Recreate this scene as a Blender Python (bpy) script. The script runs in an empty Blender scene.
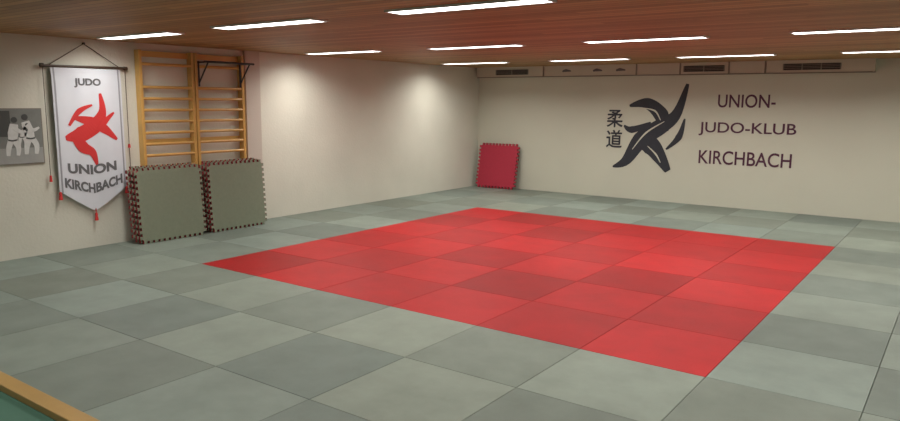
import bpy, math, random
from mathutils import Vector, Matrix
random.seed(7)
S=bpy.context.scene
S.view_settings.view_transform='Standard'
S.view_settings.look='None'
XL,XR,YF,YB,ZC=-9.41,3.59,-2.2,14.14,2.723
ZF=-0.04
# ---------------------------------------------------------------- materials
def mat(name,col,rough=.6,metal=0,spec=.5,noise=0,nscale=8,bump=0,bscale=60,emit=None,estr=0):
    m=bpy.data.materials.new(name); m.use_nodes=True
    nt=m.node_tree; b=nt.nodes['Principled BSDF']
    b.inputs['Base Color'].default_value=(*col,1); b.inputs['Roughness'].default_value=rough
    b.inputs['Metallic'].default_value=metal; b.inputs['Specular IOR Level'].default_value=spec
    tc=nt.nodes.new('ShaderNodeTexCoord')
    if noise:
        n=nt.nodes.new('ShaderNodeTexNoise'); n.inputs['Scale'].default_value=nscale; n.inputs['Detail'].default_value=6
        nt.links.new(tc.outputs['Object'],n.inputs['Vector'])
        mr=nt.nodes.new('ShaderNodeMapRange'); mr.inputs[3].default_value=1-noise; mr.inputs[4].default_value=1+noise
        nt.links.new(n.outputs[0],mr.inputs[0])
        mx=nt.nodes.new('ShaderNodeVectorMath'); mx.operation='SCALE'; mx.inputs[0].default_value=col
        nt.links.new(mr.outputs[0],mx.inputs['Scale']); nt.links.new(mx.outputs[0],b.inputs['Base Color'])
    if bump:
        n=nt.nodes.new('ShaderNodeTexNoise'); n.inputs['Scale'].default_value=bscale; n.inputs['Detail'].default_value=4
        nt.links.new(tc.outputs['Object'],n.inputs['Vector'])
        bp=nt.nodes.new('ShaderNodeBump'); bp.inputs['Strength'].default_value=bump; bp.inputs['Distance'].default_value=.01
        nt.links.new(n.outputs[0],bp.inputs['Height']); nt.links.new(bp.outputs[0],b.inputs['Normal'])
    if emit:
        b.inputs['Emission Color'].default_value=(*emit,1); b.inputs['Emission Strength'].default_value=estr
    return m
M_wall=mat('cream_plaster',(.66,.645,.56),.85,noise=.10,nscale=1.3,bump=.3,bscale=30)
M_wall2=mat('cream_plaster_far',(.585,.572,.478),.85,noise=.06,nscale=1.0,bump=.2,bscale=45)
M_pil=mat('pinkish_plaster',(.54,.48,.42),.8,noise=.05,nscale=2,bump=.2)
M_duct=mat('duct_cream',(.56,.53,.44),.6,noise=.04,nscale=3)
M_dark=mat('grille_dark',(.03,.03,.03),.6)
M_black=mat('black_paint',(.028,.03,.04),.7,noise=.2,nscale=12)
M_maroon=mat('maroon_paint',(.085,.022,.05),.7,noise=.15,nscale=12)
M_steel=mat('black_steel',(.02,.02,.022),.4)
M_pine=mat('varnished_pine',(.60,.35,.10),.35,noise=.2,nscale=5)
M_edge=mat('pine_edge_beam',(.38,.23,.07),.4,noise=.2,nscale=5)
M_green=mat('green_floor_covering',(.04,.12,.08),.7,noise=.1,nscale=5)
M_cloth=mat('white_satin',(.66,.68,.74),.6,noise=.04,nscale=6)
M_clothedge=mat('grey_trim_cloth',(.30,.31,.34),.7)
M_red=mat('red_cloth',(.60,.03,.03),.6)
M_grey=mat('grey_letter',(.13,.13,.14),.7)
M_rod=mat('dark_wood_rod',(.06,.035,.02),.5)
M_matG=mat('foam_grey_green',(.195,.218,.155),.8,noise=.12,nscale=25,bump=.3,bscale=150)
M_matR=mat('foam_red',(.42,.022,.05),.75,noise=.12,nscale=25,bump=.3,bscale=150)
M_matRd=mat('foam_dark_red',(.27,.03,.035),.8)
M_matK=mat('foam_black',(.03,.035,.03),.8)
M_house=mat('white_enamel',(.7,.7,.68),.4)
M_tube=mat('lit_diffuser',(.9,.9,.9),.4,emit=(1,.99,.95),estr=7)
M_fr=mat('frame_grey',(.22,.20,.17),.4)
M_ph1=mat('photo_grey',(.20,.21,.20),.3,noise=.25,nscale=7)
M_ph2=mat('photo_dark',(.07,.075,.075),.3)
M_ph3=mat('photo_white',(.62,.63,.62),.3,noise=.15,nscale=18)
M_ph4=mat('photo_floor_grey',(.33,.34,.33),.3,noise=.15,nscale=9)
def tone_mat():
    m=bpy.data.materials.new('tatami_vinyl'); m.use_nodes=True; nt=m.node_tree; b=nt.nodes['Principled BSDF']
    a=nt.nodes.new('ShaderNodeAttribute'); a.attribute_name='tone'
    tc=nt.nodes.new('ShaderNodeTexCoord')
    n=nt.nodes.new('ShaderNodeTexNoise'); n.inputs['Scale'].default_value=2.6; n.inputs['Detail'].default_value=10; n.inputs['Roughness'].default_value=.62
    n2=nt.nodes.new('ShaderNodeTexNoise'); n2.inputs['Scale'].default_value=160; n2.inputs['Detail'].default_value=2
    for q in(n,n2): nt.links.new(tc.outputs['Object'],q.inputs['Vector'])
    mr=nt.nodes.new('ShaderNodeMapRange'); mr.inputs[1].default_value=.25; mr.inputs[2].default_value=.75; mr.inputs[3].default_value=.86; mr.inputs[4].default_value=1.14
    nt.links.new(n.outputs[0],mr.inputs[0])
    mx=nt.nodes.new('ShaderNodeVectorMath'); mx.operation='SCALE'
    nt.links.new(a.outputs['Color'],mx.inputs[0]); nt.links.new(mr.outputs[0],mx.inputs['Scale'])
    nt.links.new(mx.outputs[0],b.inputs['Base Color'])
    bp=nt.nodes.new('ShaderNodeBump'); bp.inputs['Strength'].default_value=.25; bp.inputs['Distance'].default_value=.004
    nt.links.new(n2.outputs[0],bp.inputs['Height']); nt.links.new(bp.outputs[0],b.inputs['Normal'])
    b.inputs['Roughness'].default_value=.5; b.inputs['Specular IOR Level'].default_value=.2
    return m
M_tat=tone_mat()
def ceil_mat():
    m=bpy.data.materials.new('wood_plank_ceiling'); m.use_nodes=True; nt=m.node_tree; b=nt.nodes['Principled BSDF']
    N=nt.nodes.new; L=nt.links.new
    tc=N('ShaderNodeTexCoord'); sp=N('ShaderNodeSeparateXYZ'); L(tc.outputs['Object'],sp.inputs[0])
    def mth(op,a,bv=None):
        q=N('ShaderNodeMath'); q.operation=op
        if hasattr(a,'links'): L(a,q.inputs[0])
        else: q.inputs[0].default_value=a
        if bv is not None:
            if hasattr(bv,'links'): L(bv,q.inputs[1])
            else: q.inputs[1].default_value=bv
        return q.outputs[0]
    d=mth('DIVIDE',sp.outputs['Y'],.11); fr=mth('FRACT',d); fl=mth('FLOOR',d)
    off=mth('MULTIPLY',fl,1.37); xs=mth('FLOOR',mth('DIVIDE',mth('ADD',sp.outputs['X'],off),3.6))
    cb=N('ShaderNodeCombineXYZ'); L(fl,cb.inputs[0]); L(xs,cb.inputs[1])
    wn=N('ShaderNodeTexWhiteNoise'); wn.noise_dimensions='3D'; L(cb.outputs[0],wn.inputs['Vector'])
    mp=N('ShaderNodeMapping'); mp.inputs['Scale'].default_value=(.8,14,1); L(tc.outputs['Object'],mp.inputs[0])
    ns=N('ShaderNodeTexNoise'); ns.inputs['Scale'].default_value=2.5; ns.inputs['Detail'].default_value=6; L(mp.outputs[0],ns.inputs['Vector'])
    t=mth('ADD',mth('MULTIPLY',wn.outputs['Value'],.6),mth('MULTIPLY',ns.outputs[0],.4))
    rp=N('ShaderNodeValToRGB'); rp.color_ramp.elements[0].position=.1; rp.color_ramp.elements[0].color=(.25,.135,.05,1)
    rp.color_ramp.elements[1].position=.9; rp.color_ramp.elements[1].color=(.50,.29,.115,1); L(t,rp.inputs[0])
    g=mth('GREATER_THAN',fr,.09); gm=mth('ADD',mth('MULTIPLY',g,.72),.28)
    sc=N('ShaderNodeVectorMath'); sc.operation='SCALE'; L(rp.outputs[0],sc.inputs[0]); L(gm,sc.inputs['Scale'])
    L(sc.outputs[0],b.inputs['Base Color'])
    bp=N('ShaderNodeBump'); bp.inputs['Strength'].default_value=.7; bp.inputs['Distance'].default_value=.01
    L(g,bp.inputs['Height']); L(bp.outputs[0],b.inputs['Normal'])
    b.inputs['Roughness'].default_value=.55; b.inputs['Specular IOR Level'].default_value=.3
    return m
M_ceil=ceil_mat()
# ---------------------------------------------------------------- mesh builder
class B:
    def __init__(s,name): s.n=name; s.v=[]; s.f=[]; s.m=[]; s.ms=[]
    def mi(s,m):
        if m not in s.ms: s.ms.append(m)
        return s.ms.index(m)
    def box(s,lo,hi,m,M=None,ch=0):
        k=len(s.v); x0,y0,z0=lo; x1,y1,z1=hi
        P=[(x0,y0,z0),(x1,y0,z0),(x1,y1,z0),(x0,y1,z0),(x0,y0,z1),(x1,y0,z1),(x1,y1,z1),(x0,y1,z1)]
        s.v+=[tuple(M@Vector(p)) if M else p for p in P]
        for q in [(0,3,2,1),(4,5,6,7),(0,1,5,4),(1,2,6,5),(2,3,7,6),(3,0,4,7)]:
            s.f.append(tuple(k+i for i in q)); s.m.append(s.mi(m))
    def tube(s,a,b,r,m,n=12,r2=None):
        a=Vector(a);b=Vector(b);d=(b-a).normalized(); up=Vector((0,0,1)) if abs(d.z)<.9 else Vector((1,0,0))
        u=d.cross(up).normalized(); w=d.cross(u); k=len(s.v); r2=r if r2 is None else r2
        for P,R in((a,r),(b,r2)):
            for i in range(n):
                t=2*math.pi*i/n; s.v.append(tuple(P+u*math.cos(t)*R+w*math.sin(t)*R))
        for i in range(n):
            j=(i+1)%n; s.f.append((k+i,k+j,k+n+j,k+n+i)); s.m.append(s.mi(m))
        s.f.append(tuple(k+i for i in range(n))[::-1]); s.m.append(s.mi(m))
        s.f.append(tuple(k+n+i for i in range(n))); s.m.append(s.mi(m))
    def poly(s,pts,th,m,M,mside=None):
        k=len(s.v); n=len(pts)
        for z in(0,th):
            s.v+=[tuple(M@Vector((p[0],p[1],z))) for p in pts]
        s.f.append(tuple(range(k,k+n))[::-1]); s.m.append(s.mi(m))
        s.f.append(tuple(range(k+n,k+2*n))); s.m.append(s.mi(m))
        for i in range(n):
            j=(i+1)%n; s.f.append((k+i,k+j,k+n+j,k+n+i)); s.m.append(s.mi(mside or m))
    def stroke(s,P,W,th,m,M,n=28):
        s._k=getattr(s,'_k',0)+1; zo=.0009*s._k
        Q=[P[0]]+list(P)+[P[-1]]; pts=[];ws=[]
        seg=len(P)-1
        for i in range(n+1):
            t=i/n*seg; a=min(int(t),seg-1); u=t-a
            p=[Vector(Q[a+j]) for j in range(4)]
            c=.5*((2*p[1])+(p[2]-p[0])*u+(2*p[0]-5*p[1]+4*p[2]-p[3])*u*u+(3*p[1]-p[0]-3*p[2]+p[3])*u**3)
            pts.append(c); ws.append(W[a]*(1-u)+W[a+1]*u)
        L=[];R=[]
        for i,c in enumerate(pts):
            d=(pts[min(i+1,n)]-pts[max(i-1,0)]).normalized(); nn=Vector((-d.y,d.x))
            L.append(c+nn*ws[i]/2); R.append(c-nn*ws[i]/2)
        k=len(s.v)
        for z in(0,th+zo):
            for a,b_ in zip(L,R):
                s.v.append(tuple(M@Vector((a.x,a.y,z)))); s.v.append(tuple(M@Vector((b_.x,b_.y,z))))
        o=2*(n+1); mi=s.mi(m)
        for i in range(n):
            a=k+2*i
            s.f.append((a+o,a+1+o,a+3+o,a+2+o)); s.m.append(mi)
            s.f.append((a,a+2,a+2+o,a+o)); s.m.append(mi)
            s.f.append((a+1,a+1+o,a+3+o,a+3)); s.m.append(mi)
            s.f.append((a,a+1,a+3,a+2)); s.m.append(mi)
    def disc(s,c,r,th,m,M,n=20,ry=None):
        ry=ry or r
        s.poly([(c[0]+r*math.cos(2*math.pi*i/n),c[1]+ry*math.sin(2*math.pi*i/n)) for i in range(n)],th,m,M)
    def done(s,bevel=0,smooth=False):
        me=bpy.data.meshes.new(s.n); me.from_pydata(s.v,[],s.f)
        for m in s.ms: me.materials.append(m)
        for p,i in zip(me.polygons,s.m): p.material_index=i; p.use_smooth=smooth
        me.update(); o=bpy.data.objects.new(s.n,me); S.collection.objects.link(o)
        if bevel:
            b=o.modifiers.new('bevel','BEVEL'); b.width=bevel; b.segments=2; b.limit_method='ANGLE'
        return o
def frame(origin,xa,ya):
    xa=Vector(xa).normalized(); ya=Vector(ya).normalized(); za=xa.cross(ya)
    M=Matrix.Identity(4)
    for i,a in enumerate((xa,ya,za)):
        for j in range(3): M[j][i]=a[j]
    for j in range(3): M[j][3]=origin[j]
    return M
def BW(d=0): return frame((0,YB-d,0),(1,0,0),(0,0,1))
def text(name,body,m,M,x0,x1,z0,z1,th=.004,fn=None,bold=0,align='CENTER',spacing=1.0):
    cu=bpy.data.curves.new(name,'FONT'); cu.body=body; cu.size=1; cu.extrude=.5; cu.offset=bold; cu.align_x=align
    cu.space_character=spacing
    cu.resolution_u=6
    o=bpy.data.objects.new(name+'_tmp',cu); S.collection.objects.link(o)
    bpy.context.view_layer.update()
    me=bpy.data.meshes.new_from_object(o.evaluated_get(bpy.context.evaluated_depsgraph_get()))
    bpy.data.objects.remove(o)
    xs=[v.co.x for v in me.vertices]; ys=[v.co.y for v in me.vertices]
    ax,bx,ay,by=min(xs),max(xs),min(ys),max(ys)
    for v in me.vertices:
        X=x0+(v.co.x-ax)/(bx-ax)*(x1-x0); Y=z0+(v.co.y-ay)/(by-ay)*(z1-z0)
        if fn: Y=fn(X,Y)
        v.co=M@Vector((X,Y,(v.co.z+.5)*th))
    me.materials.clear(); me.materials.append(m)
    me.name=name
    r=bpy.data.objects.new(name,me); S.collection.objects.link(r); return r
def parent(ch,p):
    for c in ch: c.parent=p
# ---------------------------------------------------------------- room shell
o=B('floor'); o.box((XL-.2,YF-.2,ZF-.15),(XR+.2,YB+.2,ZF),M_green); o.done()
o=B('ceiling'); o.box((XL-.2,YF-.2,ZC),(XR+.2,YB+.2,ZC+.15),M_ceil); o.done()
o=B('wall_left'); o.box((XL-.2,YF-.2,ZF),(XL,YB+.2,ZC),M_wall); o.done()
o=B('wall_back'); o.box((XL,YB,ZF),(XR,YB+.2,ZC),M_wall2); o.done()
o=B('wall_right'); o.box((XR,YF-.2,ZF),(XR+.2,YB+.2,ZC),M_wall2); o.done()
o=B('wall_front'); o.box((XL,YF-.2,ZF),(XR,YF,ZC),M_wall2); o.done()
o=B('trim_1'); o.box((XL,7.43,ZF),(XL+.06,7.72,ZC),M_pil); o.done(.006)
o=B('trim_2'); o.box((XL,2.02,ZF),(XR,2.135,.012),M_edge); o.done(.006)
# ---------------------------------------------------------------- tatami mats
def tatami():
    v=[];f=[];col=[]
    nx,ny=13,12; g=.0012; c=.0035
    for i in range(nx):
        for j in range(ny):
            x0=XL+i+g; x1=XL+i+1-g; y0=2.14+j+g; y1=2.14+j+1-g
            red=2<=i<8 and 3<=j<9
            k=len(v)
            v+=[(x0,y0,ZF),(x1,y0,ZF),(x1,y1,ZF),(x0,y1,ZF),(x0,y0,-c),(x1,y0,-c),(x1,y1,-c),(x0,y1,-c),
                (x0+c,y0+c,0),(x1-c,y0+c,0),(x1-c,y1-c,0),(x0+c,y1-c,0)]
            fs=[(0,1,5,4),(1,2,6,5),(2,3,7,6),(3,0,4,7),(4,5,9,8),(5,6,10,9),(6,7,11,10),(7,4,8,11),(8,9,10,11)]
            j_=random.uniform(-.06,.06); hu=random.uniform(-.03,.03)
            if red:
                t=(1.0 if (i+j)%2==0 else .79)+j_+random.uniform(-.05,.05)
                C=(.43*t,.011*t,.014*t)
            else:
                t=(1.0 if (i+j)%2 else .80)+j_
                C=(.210*t*(1+hu),.246*t,.212*t*(1-hu))
            for q in fs:
                f.append(tuple(k+a for a in q)); col.append(C if q==fs[-1] else tuple(a*.8 for a in C))
    me=bpy.data.meshes.new('judo_mat_floor'); me.from_pydata(v,[],f); me.materials.append(M_tat)
    at=me.attributes.new('tone','FLOAT_COLOR','FACE')
    for a,c_ in zip(at.data,col): a.color=(*c_,1)
    me.update(); ob=bpy.data.objects.new('judo_mat_floor',me); S.collection.objects.link(ob)
tatami()
# ---------------------------------------------------------------- lights
def lamp(x,y,w,power):
    b=B('fluorescent_ceiling_light')
    hw=w/2; hh=.10
    b.box((-hw-.02,-hh-.02,-.018),(hw+.02,-hh,0),M_house); b.box((-hw-.02,hh,-.018),(hw+.02,hh+.02,0),M_house)
    b.box((-hw-.02,-hh,-.018),(-hw,hh,0),M_house); b.box((hw,-hh,-.018),(hw+.02,hh,0),M_house)
    b.box((-hw,-hh,-.014),(hw,hh,0),M_tube)
    ob=b.done(); ob.location=(x,y,ZC)
    l=bpy.data.lights.new('lamp','AREA'); l.shape='RECTANGLE'; l.size=w-.04; l.size_y=.14; l.energy=power
    l.color=(1,.975,.905); l.spread=math.radians(152)
    lo=bpy.data.objects.new('lamp',l); S.collection.objects.link(lo); lo.parent=ob; lo.location=(0,0,-.022)
P=33
for ys,xs,pw in [((1.4,)*5,(-8.3,-5.85,-3.4,-1.0,1.5),.5),((5.0,4.93,4.87,4.87,4.87),(-8.25,-5.85,-3.38,-1.0,1.5),.72),((8.42,8.5,8.53,8.53,8.5),(-8.2,-5.74,-3.32,-.92,1.5),1),((12.08,)*5,(-8.15,-5.70,-3.34,-.92,1.5),1)]:
    for x,y in zip(xs,ys): lamp(x,y,1.47,P*pw)
# ---------------------------------------------------------------- ventilation duct on back wall
b=B('ventilation_duct')
dy=.22; zb=2.50; yf=YB-dy
b.box((-9.28,yf,zb),(-1.42,YB-.001,ZC-.001),M_duct)
b.box((-9.30,yf-.012,zb-.012),(-1.40,yf,zb+.008),M_fr)
b.box((-9.30,yf-.012,ZC-.022),(-1.40,yf,ZC-.003),M_duct)
for x in (-9.29,-7.60,-5.52,-4.65,-3.75,-3.12,-1.43):
    b.box((x-.014,yf-.014,zb),(x+.014,yf,ZC-.003),M_fr if x>-9 and x<-2 else M_duct)
for x0,x1 in [(-8.80,-7.98),(-4.58,-3.83) ,(-2.82,-1.92)]:
    b.box((x0,yf-.006,zb+.05),(x1,yf-.001,zb+.16),M_dark)
    n=int((x1-x0)/.28)
    for i in range(n+1):
        x=x0+(x1-x0)*i/n; b.box((x-.008,yf-.014,zb+.05),(x+.008,yf-.006,zb+.16),M_fr)
    for z in (.078,.105,.132):
        b.box((x0,yf-.012,zb+z),(x1,yf-.007,zb+z+.008),M_fr)
MB=frame((0,yf-.001,0),(1,0,0),(0,0,1))
for x in (-7.15,-6.45,-5.95):
    b.stroke([(x,zb+.10),(x+.08,zb+.12),(x+.20,zb+.105)],[.03,.06,.02],.002,M_grey,MB,8)
b.done()
# ---------------------------------------------------------------- wall lettering
w=bpy.data.objects.new('painted_lettering',None); S.collection.objects.link(w)
parent([text('union',"UNION-",M_maroon,BW(.004),-3.97,-2.95,1.885,2.13,bold=.010,th=.002),
        text('judo_klub',"JUDO-KLUB",M_maroon,BW(.004),-4.30,-2.57,1.35,1.61,bold=.010,th=.002),
        text('kirchbach',"KIRCHBACH",M_maroon,BW(.004),-4.27,-2.61,.81,1.07,bold=.010,th=.002)],w)
w=bpy.data.objects.new('painted_kanji',None); S.collection.objects.link(w)
kj=[]
for n_,ch,z0,z1 in(('kanji_ju',"柔",1.46,1.81),('kanji_do',"道",1.04,1.40)):
    for q,(dx,dz) in enumerate(((0,0),(.012,.006),(.006,-.006))):
        kj.append(text(n_,ch,M_black,BW(.004+.0006*q),-6.20+dx,-5.86+dx,z0+dz,z1+dz,th=.002))
parent(kj,w)
b=B('painted_emblem'); M=BW(.002)
b.stroke([(-6.03,.64),(-5.75,.78),(-5.45,1.22),(-5.05,1.50),(-4.75,1.75),(-4.56,2.33)],[.03,.20,.34,.32,.20,.06],.001,M_black,M)
b.stroke([(-5.72,1.90),(-5.35,1.95),(-5.05,1.72),(-4.95,1.40)],[.04,.22,.30,.12],.001,M_black,M)
b.stroke([(-5.60,1.25),(-5.25,1.12),(-5.05,.90),(-4.86,.62)],[.20,.38,.28,.12],.001,M_black,M)
b.stroke([(-5.82,1.50),(-5.65,1.42),(-5.25,1.55)],[.03,.14,.08],.001,M_black,M)
b.stroke([(-4.92,1.05),(-4.68,1.30),(-4.58,1.66)],[.03,.13,.03],.001,M_black,M)
b._k+=1
for q in ([(-5.62,1.02),(-5.35,1.36),(-4.98,1.60)],[(-5.42,1.86),(-5.18,1.80),(-5.06,1.62)],[(-5.30,1.10),(-5.12,.94),(-5.02,.78)]):
    b.stroke(q,[.01,.035,.01],.001,M_wall2,M)
b.done()
# ---------------------------------------------------------------- stall bars
b=B('gymnastics_stall_bars')
xw=XL+.001
Y0,Y1,Y2,Y3=5.635,6.45,6.51,7.34
for y in (Y0,Y1,Y2,Y3):
    b.box((xw,y-.022,ZF),(xw+.11,y+.022,2.63),M_pine)
for a,c in((Y0,Y1),(Y2,Y3)):
    b.box((xw,a,2.54),(xw+.03,c,2.62),M_pine)
    z=2.44; k=0
    while z>.15:
        if k!=1: b.tube((xw+.085,a,z),(xw+.085,c,z),.021,M_pine)
        z-=.158; k+=1
    b.box((xw,a,.08),(xw+.03,c,.18),M_pine)
    b.box((xw,a,1.33),(xw+.02,c,1.40),M_pine)
for y in (6.55,7.29):
    b.tube((xw+.09,y,2.50),(xw+.36,y,2.50),.014,M_steel)
    b.tube((xw+.11,y,2.20),(xw+.34,y,2.49),.012,M_steel)
    b.tube((xw+.11,y,2.52),(xw+.11,y,2.15),.014,M_steel)
b.tube((xw+.36,6.47,2.50),(xw+.36,7.36,2.50),.016,M_steel)
b.done(.003)
# ---------------------------------------------------------------- banner
e=bpy.data.objects.new('hanging_banner',None); S.collection.objects.link(e)
b=B('cloth')
y0,y1=4.46,5.37; zt=2.345
def wave(y,z): return .012+.008*math.sin((y-y0)*9+z*1.2)+.003*math.sin((y-y0)*23)
nx,nz=40,50
yc=(y0+y1)/2
def zbot(y):
    t=abs((y-yc)/((y1-y0)/2)); return .49+.30*t**1.1
for i in range(nx+1):
    for j in range(nz+1):
        y=y0+(y1-y0)*i/nx
        z=zt+(zbot(y)-zt)*j/nz
        b.v.append((XL+.05+wave(y,z)*min(1,j/6),y,z))
for i in range(nx):
    for j in range(nz):
        a=i*(nz+1)+j; b.f.append((a,a+1,a+nz+2,a+nz+1))
        b.m.append(b.mi(M_clothedge if (i in(1,nx-2)) else M_cloth))
cl=b.done(smooth=True)
MBn=frame((XL+.052,0,0),(0,1,0),(0,0,1))
def conform(ob):
    for v in ob.data.vertices: v.co.x+=wave(v.co.y,v.co.z)
b=B('rod')
b.tube((XL+.05,y0-.10,2.36),(XL+.05,y1+.08,2.37),.016,M_rod)
for y in(y0-.10,y1+.08): b.tube((XL+.05,y-.02,2.365),(XL+.05,y+.02,2.365),.026,M_rod)
b.tube((XL+.05,y0-.02,2.37),(XL+.02,yc,2.66),.005,M_rod,6); b.tube((XL+.05,y1+.0,2.37),(XL+.02,yc,2.66),.005,M_rod,6)
b.tube((XL+.0,yc,2.665),(XL+.04,yc,2.665),.012,M_steel,8)
def tassel(y,z):
    b.tube((XL+.06,y,z+.06),(XL+.06,y,z),.006,M_red,6)
    b.tube((XL+.06,y,z),(XL+.06,y,z-.03),.014,M_red,8,.02)
    b.tube((XL+.06,y,z-.03),(XL+.06,y,z-.10),.016,M_red,8,.026)
tassel(yc,.46); tassel(y0+.01,.78); tassel(y1-.01,.78)
b.tube((XL+.05,y0-.09,2.36),(XL+.05,y0-.09,1.0),.004,M_rod,6); b.tube((XL+.05,y1+.07,2.36),(XL+.05,y1+.07,.95),.004,M_rod,6)
b.tube((XL+.05,y1+.07,.95),(XL+.05,y1+.07,.86),.012,M_red,8,.02)
b.tube((XL+.05,y1+.07,1.35),(XL+.05,y1+.07,1.30),.014,M_red,8,.02)
b.tube((XL+.05,y0-.09,1.0),(XL+.05,y0-.09,.92),.012,M_red,8,.02)
rod=b.done()
b=B('mark'); R=M_red
def sh(L): return [(a,c) for a,c in L]
b.stroke(sh([(4.58,1.46),(4.78,1.50),(4.98,1.62),(5.08,1.80),(5.06,2.03)]),[.05,.20,.19,.10,.03],.001,R,MBn)
b.stroke(sh([(4.70,1.72),(4.92,1.66),(5.10,1.56),(5.26,1.42)]),[.03,.14,.12,.03],.001,R,MBn)
b.stroke(sh([(4.70,1.50),(4.80,1.34),(4.92,1.26),(4.97,1.10)]),[.12,.15,.10,.03],.001,R,MBn)
b.stroke(sh([(4.64,1.62),(4.78,1.80),(4.95,1.88)]),[.03,.07,.02],.001,R,MBn)
b.stroke(sh([(4.98,1.52),(5.10,1.66),(5.24,1.78)]),[.04,.08,.02],.001,R,MBn)
mk=b.done()
def vee(k): return lambda X,Y: Y-k*(1-abs((X-yc)/.38))
ts=[text('word_judo',"JUDO",M_grey,MBn,4.74,5.08,2.10,2.22,bold=.035,th=.002),
    text('word_union',"UNION",M_grey,MBn,4.58,5.23,1.02,1.15,bold=.04,fn=vee(.05),th=.002),
    text('word_kirchbach',"KIRCHBACH",M_grey,MBn,4.53,5.30,.83,.96,bold=.04,fn=vee(.11),th=.002)]
for t_ in ts+[mk]: conform(t_)
parent([cl,rod,mk]+ts,e)
# ---------------------------------------------------------------- framed photograph
b=B('framed_photograph'); M=frame((XL+.002,0,0),(0,1,0),(0,0,1))
def rect(y0,z0,y1,z1): return [(y0,z0),(y1,z0),(y1,z1),(y0,z1)]
ya,yb,za,zb_=3.76,4.33,1.16,1.84
b.poly(rect(ya,za,yb,zb_),.018,M_fr,M)
b.poly(rect(ya+.012,za+.012,yb-.012,zb_-.012),.020,M_ph1,M)
b.poly(rect(ya+.012,za+.012,yb-.012,za+.20),.0215,M_ph4,M)
b.poly(rect(ya+.02,za+.34,ya+.2,zb_-.03),.021,M_ph2,M)
M2=frame((XL+.0235,0,0),(0,1,0),(0,0,1))
def fig(y,z,s,lean):
    b._k=0
    b.stroke([(y,z+.16*s),(y+lean*.4,z+.27*s),(y+lean,z+.38*s)],[.09*s,.12*s,.09*s],.0005,M_ph3,M2,10)
    b.stroke([(y-.02,z+.18*s),(y-.05*s,z+.09*s),(y-.06*s,z)],[.07*s,.06*s,.04*s],.0005,M_ph3,M2,8)
    b.stroke([(y+.02,z+.18*s),(y+.06*s,z+.10*s),(y+.05*s,z)],[.07*s,.06*s,.04*s],.0005,M_ph3,M2,8)
    b.stroke([(y+lean*.8,z+.34*s),(y+lean+.08*s,z+.28*s),(y+lean+.15*s,z+.31*s)],[.05*s,.045*s,.02*s],.0005,M_ph3,M2,8)
    b.stroke([(y-.05*s,z+.19*s),(y,z+.18*s),(y+.05*s,z+.19*s)],[.018*s]*3,.0005,M_ph2,M2,6)
    b.disc((y+lean*1.1,z+.43*s),.036*s,.003,M_ph2,M2)
fig(3.97,1.27,1.0,.03); fig(4.18,1.28,1.05,-.05); fig(4.08,1.38,.6,.06)
b.done()
# ---------------------------------------------------------------- puzzle mats
def puzzle_outline(n=12,d=.036,L=.96):
    pts=[]; t=L/(2*n)
    def edge(p,q,out):
        p=Vector(p);q=Vector(q);D=(q-p).normalized();O=Vector(out)
        for i in range(n):
            a=p+D*(2*i*t)
            pts.append(a+D*(t*.42)); pts.append(a+D*(t*.28)+O*d); pts.append(a+D*(t*1.42)+O*d); pts.append(a+D*(t*1.28))
    edge((0,0),(L,0),(0,-1)); edge((L,0),(L,L),(1,0)); edge((L,L),(0,L),(0,1)); edge((0,L),(0,0),(-1,0))
    return [(p.x,p.y) for p in pts]
def puzzle(b,M,front,back,PO,th=.022,side=None):
    b.poly(PO,th,back,M,side); b.poly(PO,th,front,M@Matrix.Translation((0,0,th+.0005)),side)
def lean_mat(name,base,axis,up,n,front,back,offs=None,side=None,PO=puzzle_outline()):
    b=B(name); xa=Vector(axis).normalized(); ua=Vector(up).normalized()
    base=Vector(base); nrm=xa.cross(ua)
    for k in range(n):
        o=offs[k] if offs else (0,0)
        M=frame(base-nrm*(.047*(n-1-k))+xa*o[0]+ua*o[1],xa,ua)
        puzzle(b,M,front,back,PO,side=side)
    return b.done()
lean_mat('puzzle_mat_stack',(XL+.35,5.36,.037),(0.02,1,0),(-.075,0,1),3,M_matG,M_matRd,offs=[(-.045,0.03),(-.02,0.012),(0,0)],side=M_matRd)
lean_mat('puzzle_mat_stack',(XL+.34,6.50,.037),(0.015,1,0),(-.06,0,1),3,M_matG,M_matRd,offs=[(-.05,.03),(-.025,.012),(0,0)],side=M_matRd)
lean_mat('puzzle_mat',(-9.21,13.86,.044),(1,.05,0),(0.01,.17,1),1,M_matR,M_matK,side=M_matRd,PO=puzzle_outline(11,.043,.94))
# ---------------------------------------------------------------- camera
f,pit,roll,yaw,h=720,.151,.00795,.6253,1.968
cam=bpy.data.cameras.new('camera'); co=bpy.data.objects.new('camera',cam); S.collection.objects.link(co)
cam.sensor_width=36; cam.sensor_fit='HORIZONTAL'; cam.lens=f/900*36; cam.clip_start=.05; cam.clip_end=100
co.matrix_world=Matrix.Translation((0,0,h))@Matrix.Rotation(yaw,4,'Z')@Matrix.Rotation(math.pi/2-pit,4,'X')@Matrix.Rotation(roll,4,'Z')
S.camera=co
w=bpy.data.worlds.new('world'); S.world=w; w.use_nodes=True
w.node_tree.nodes['Background'].inputs[0].default_value=(.8,.85,1,1); w.node_tree.nodes['Background'].inputs[1].default_value=.05
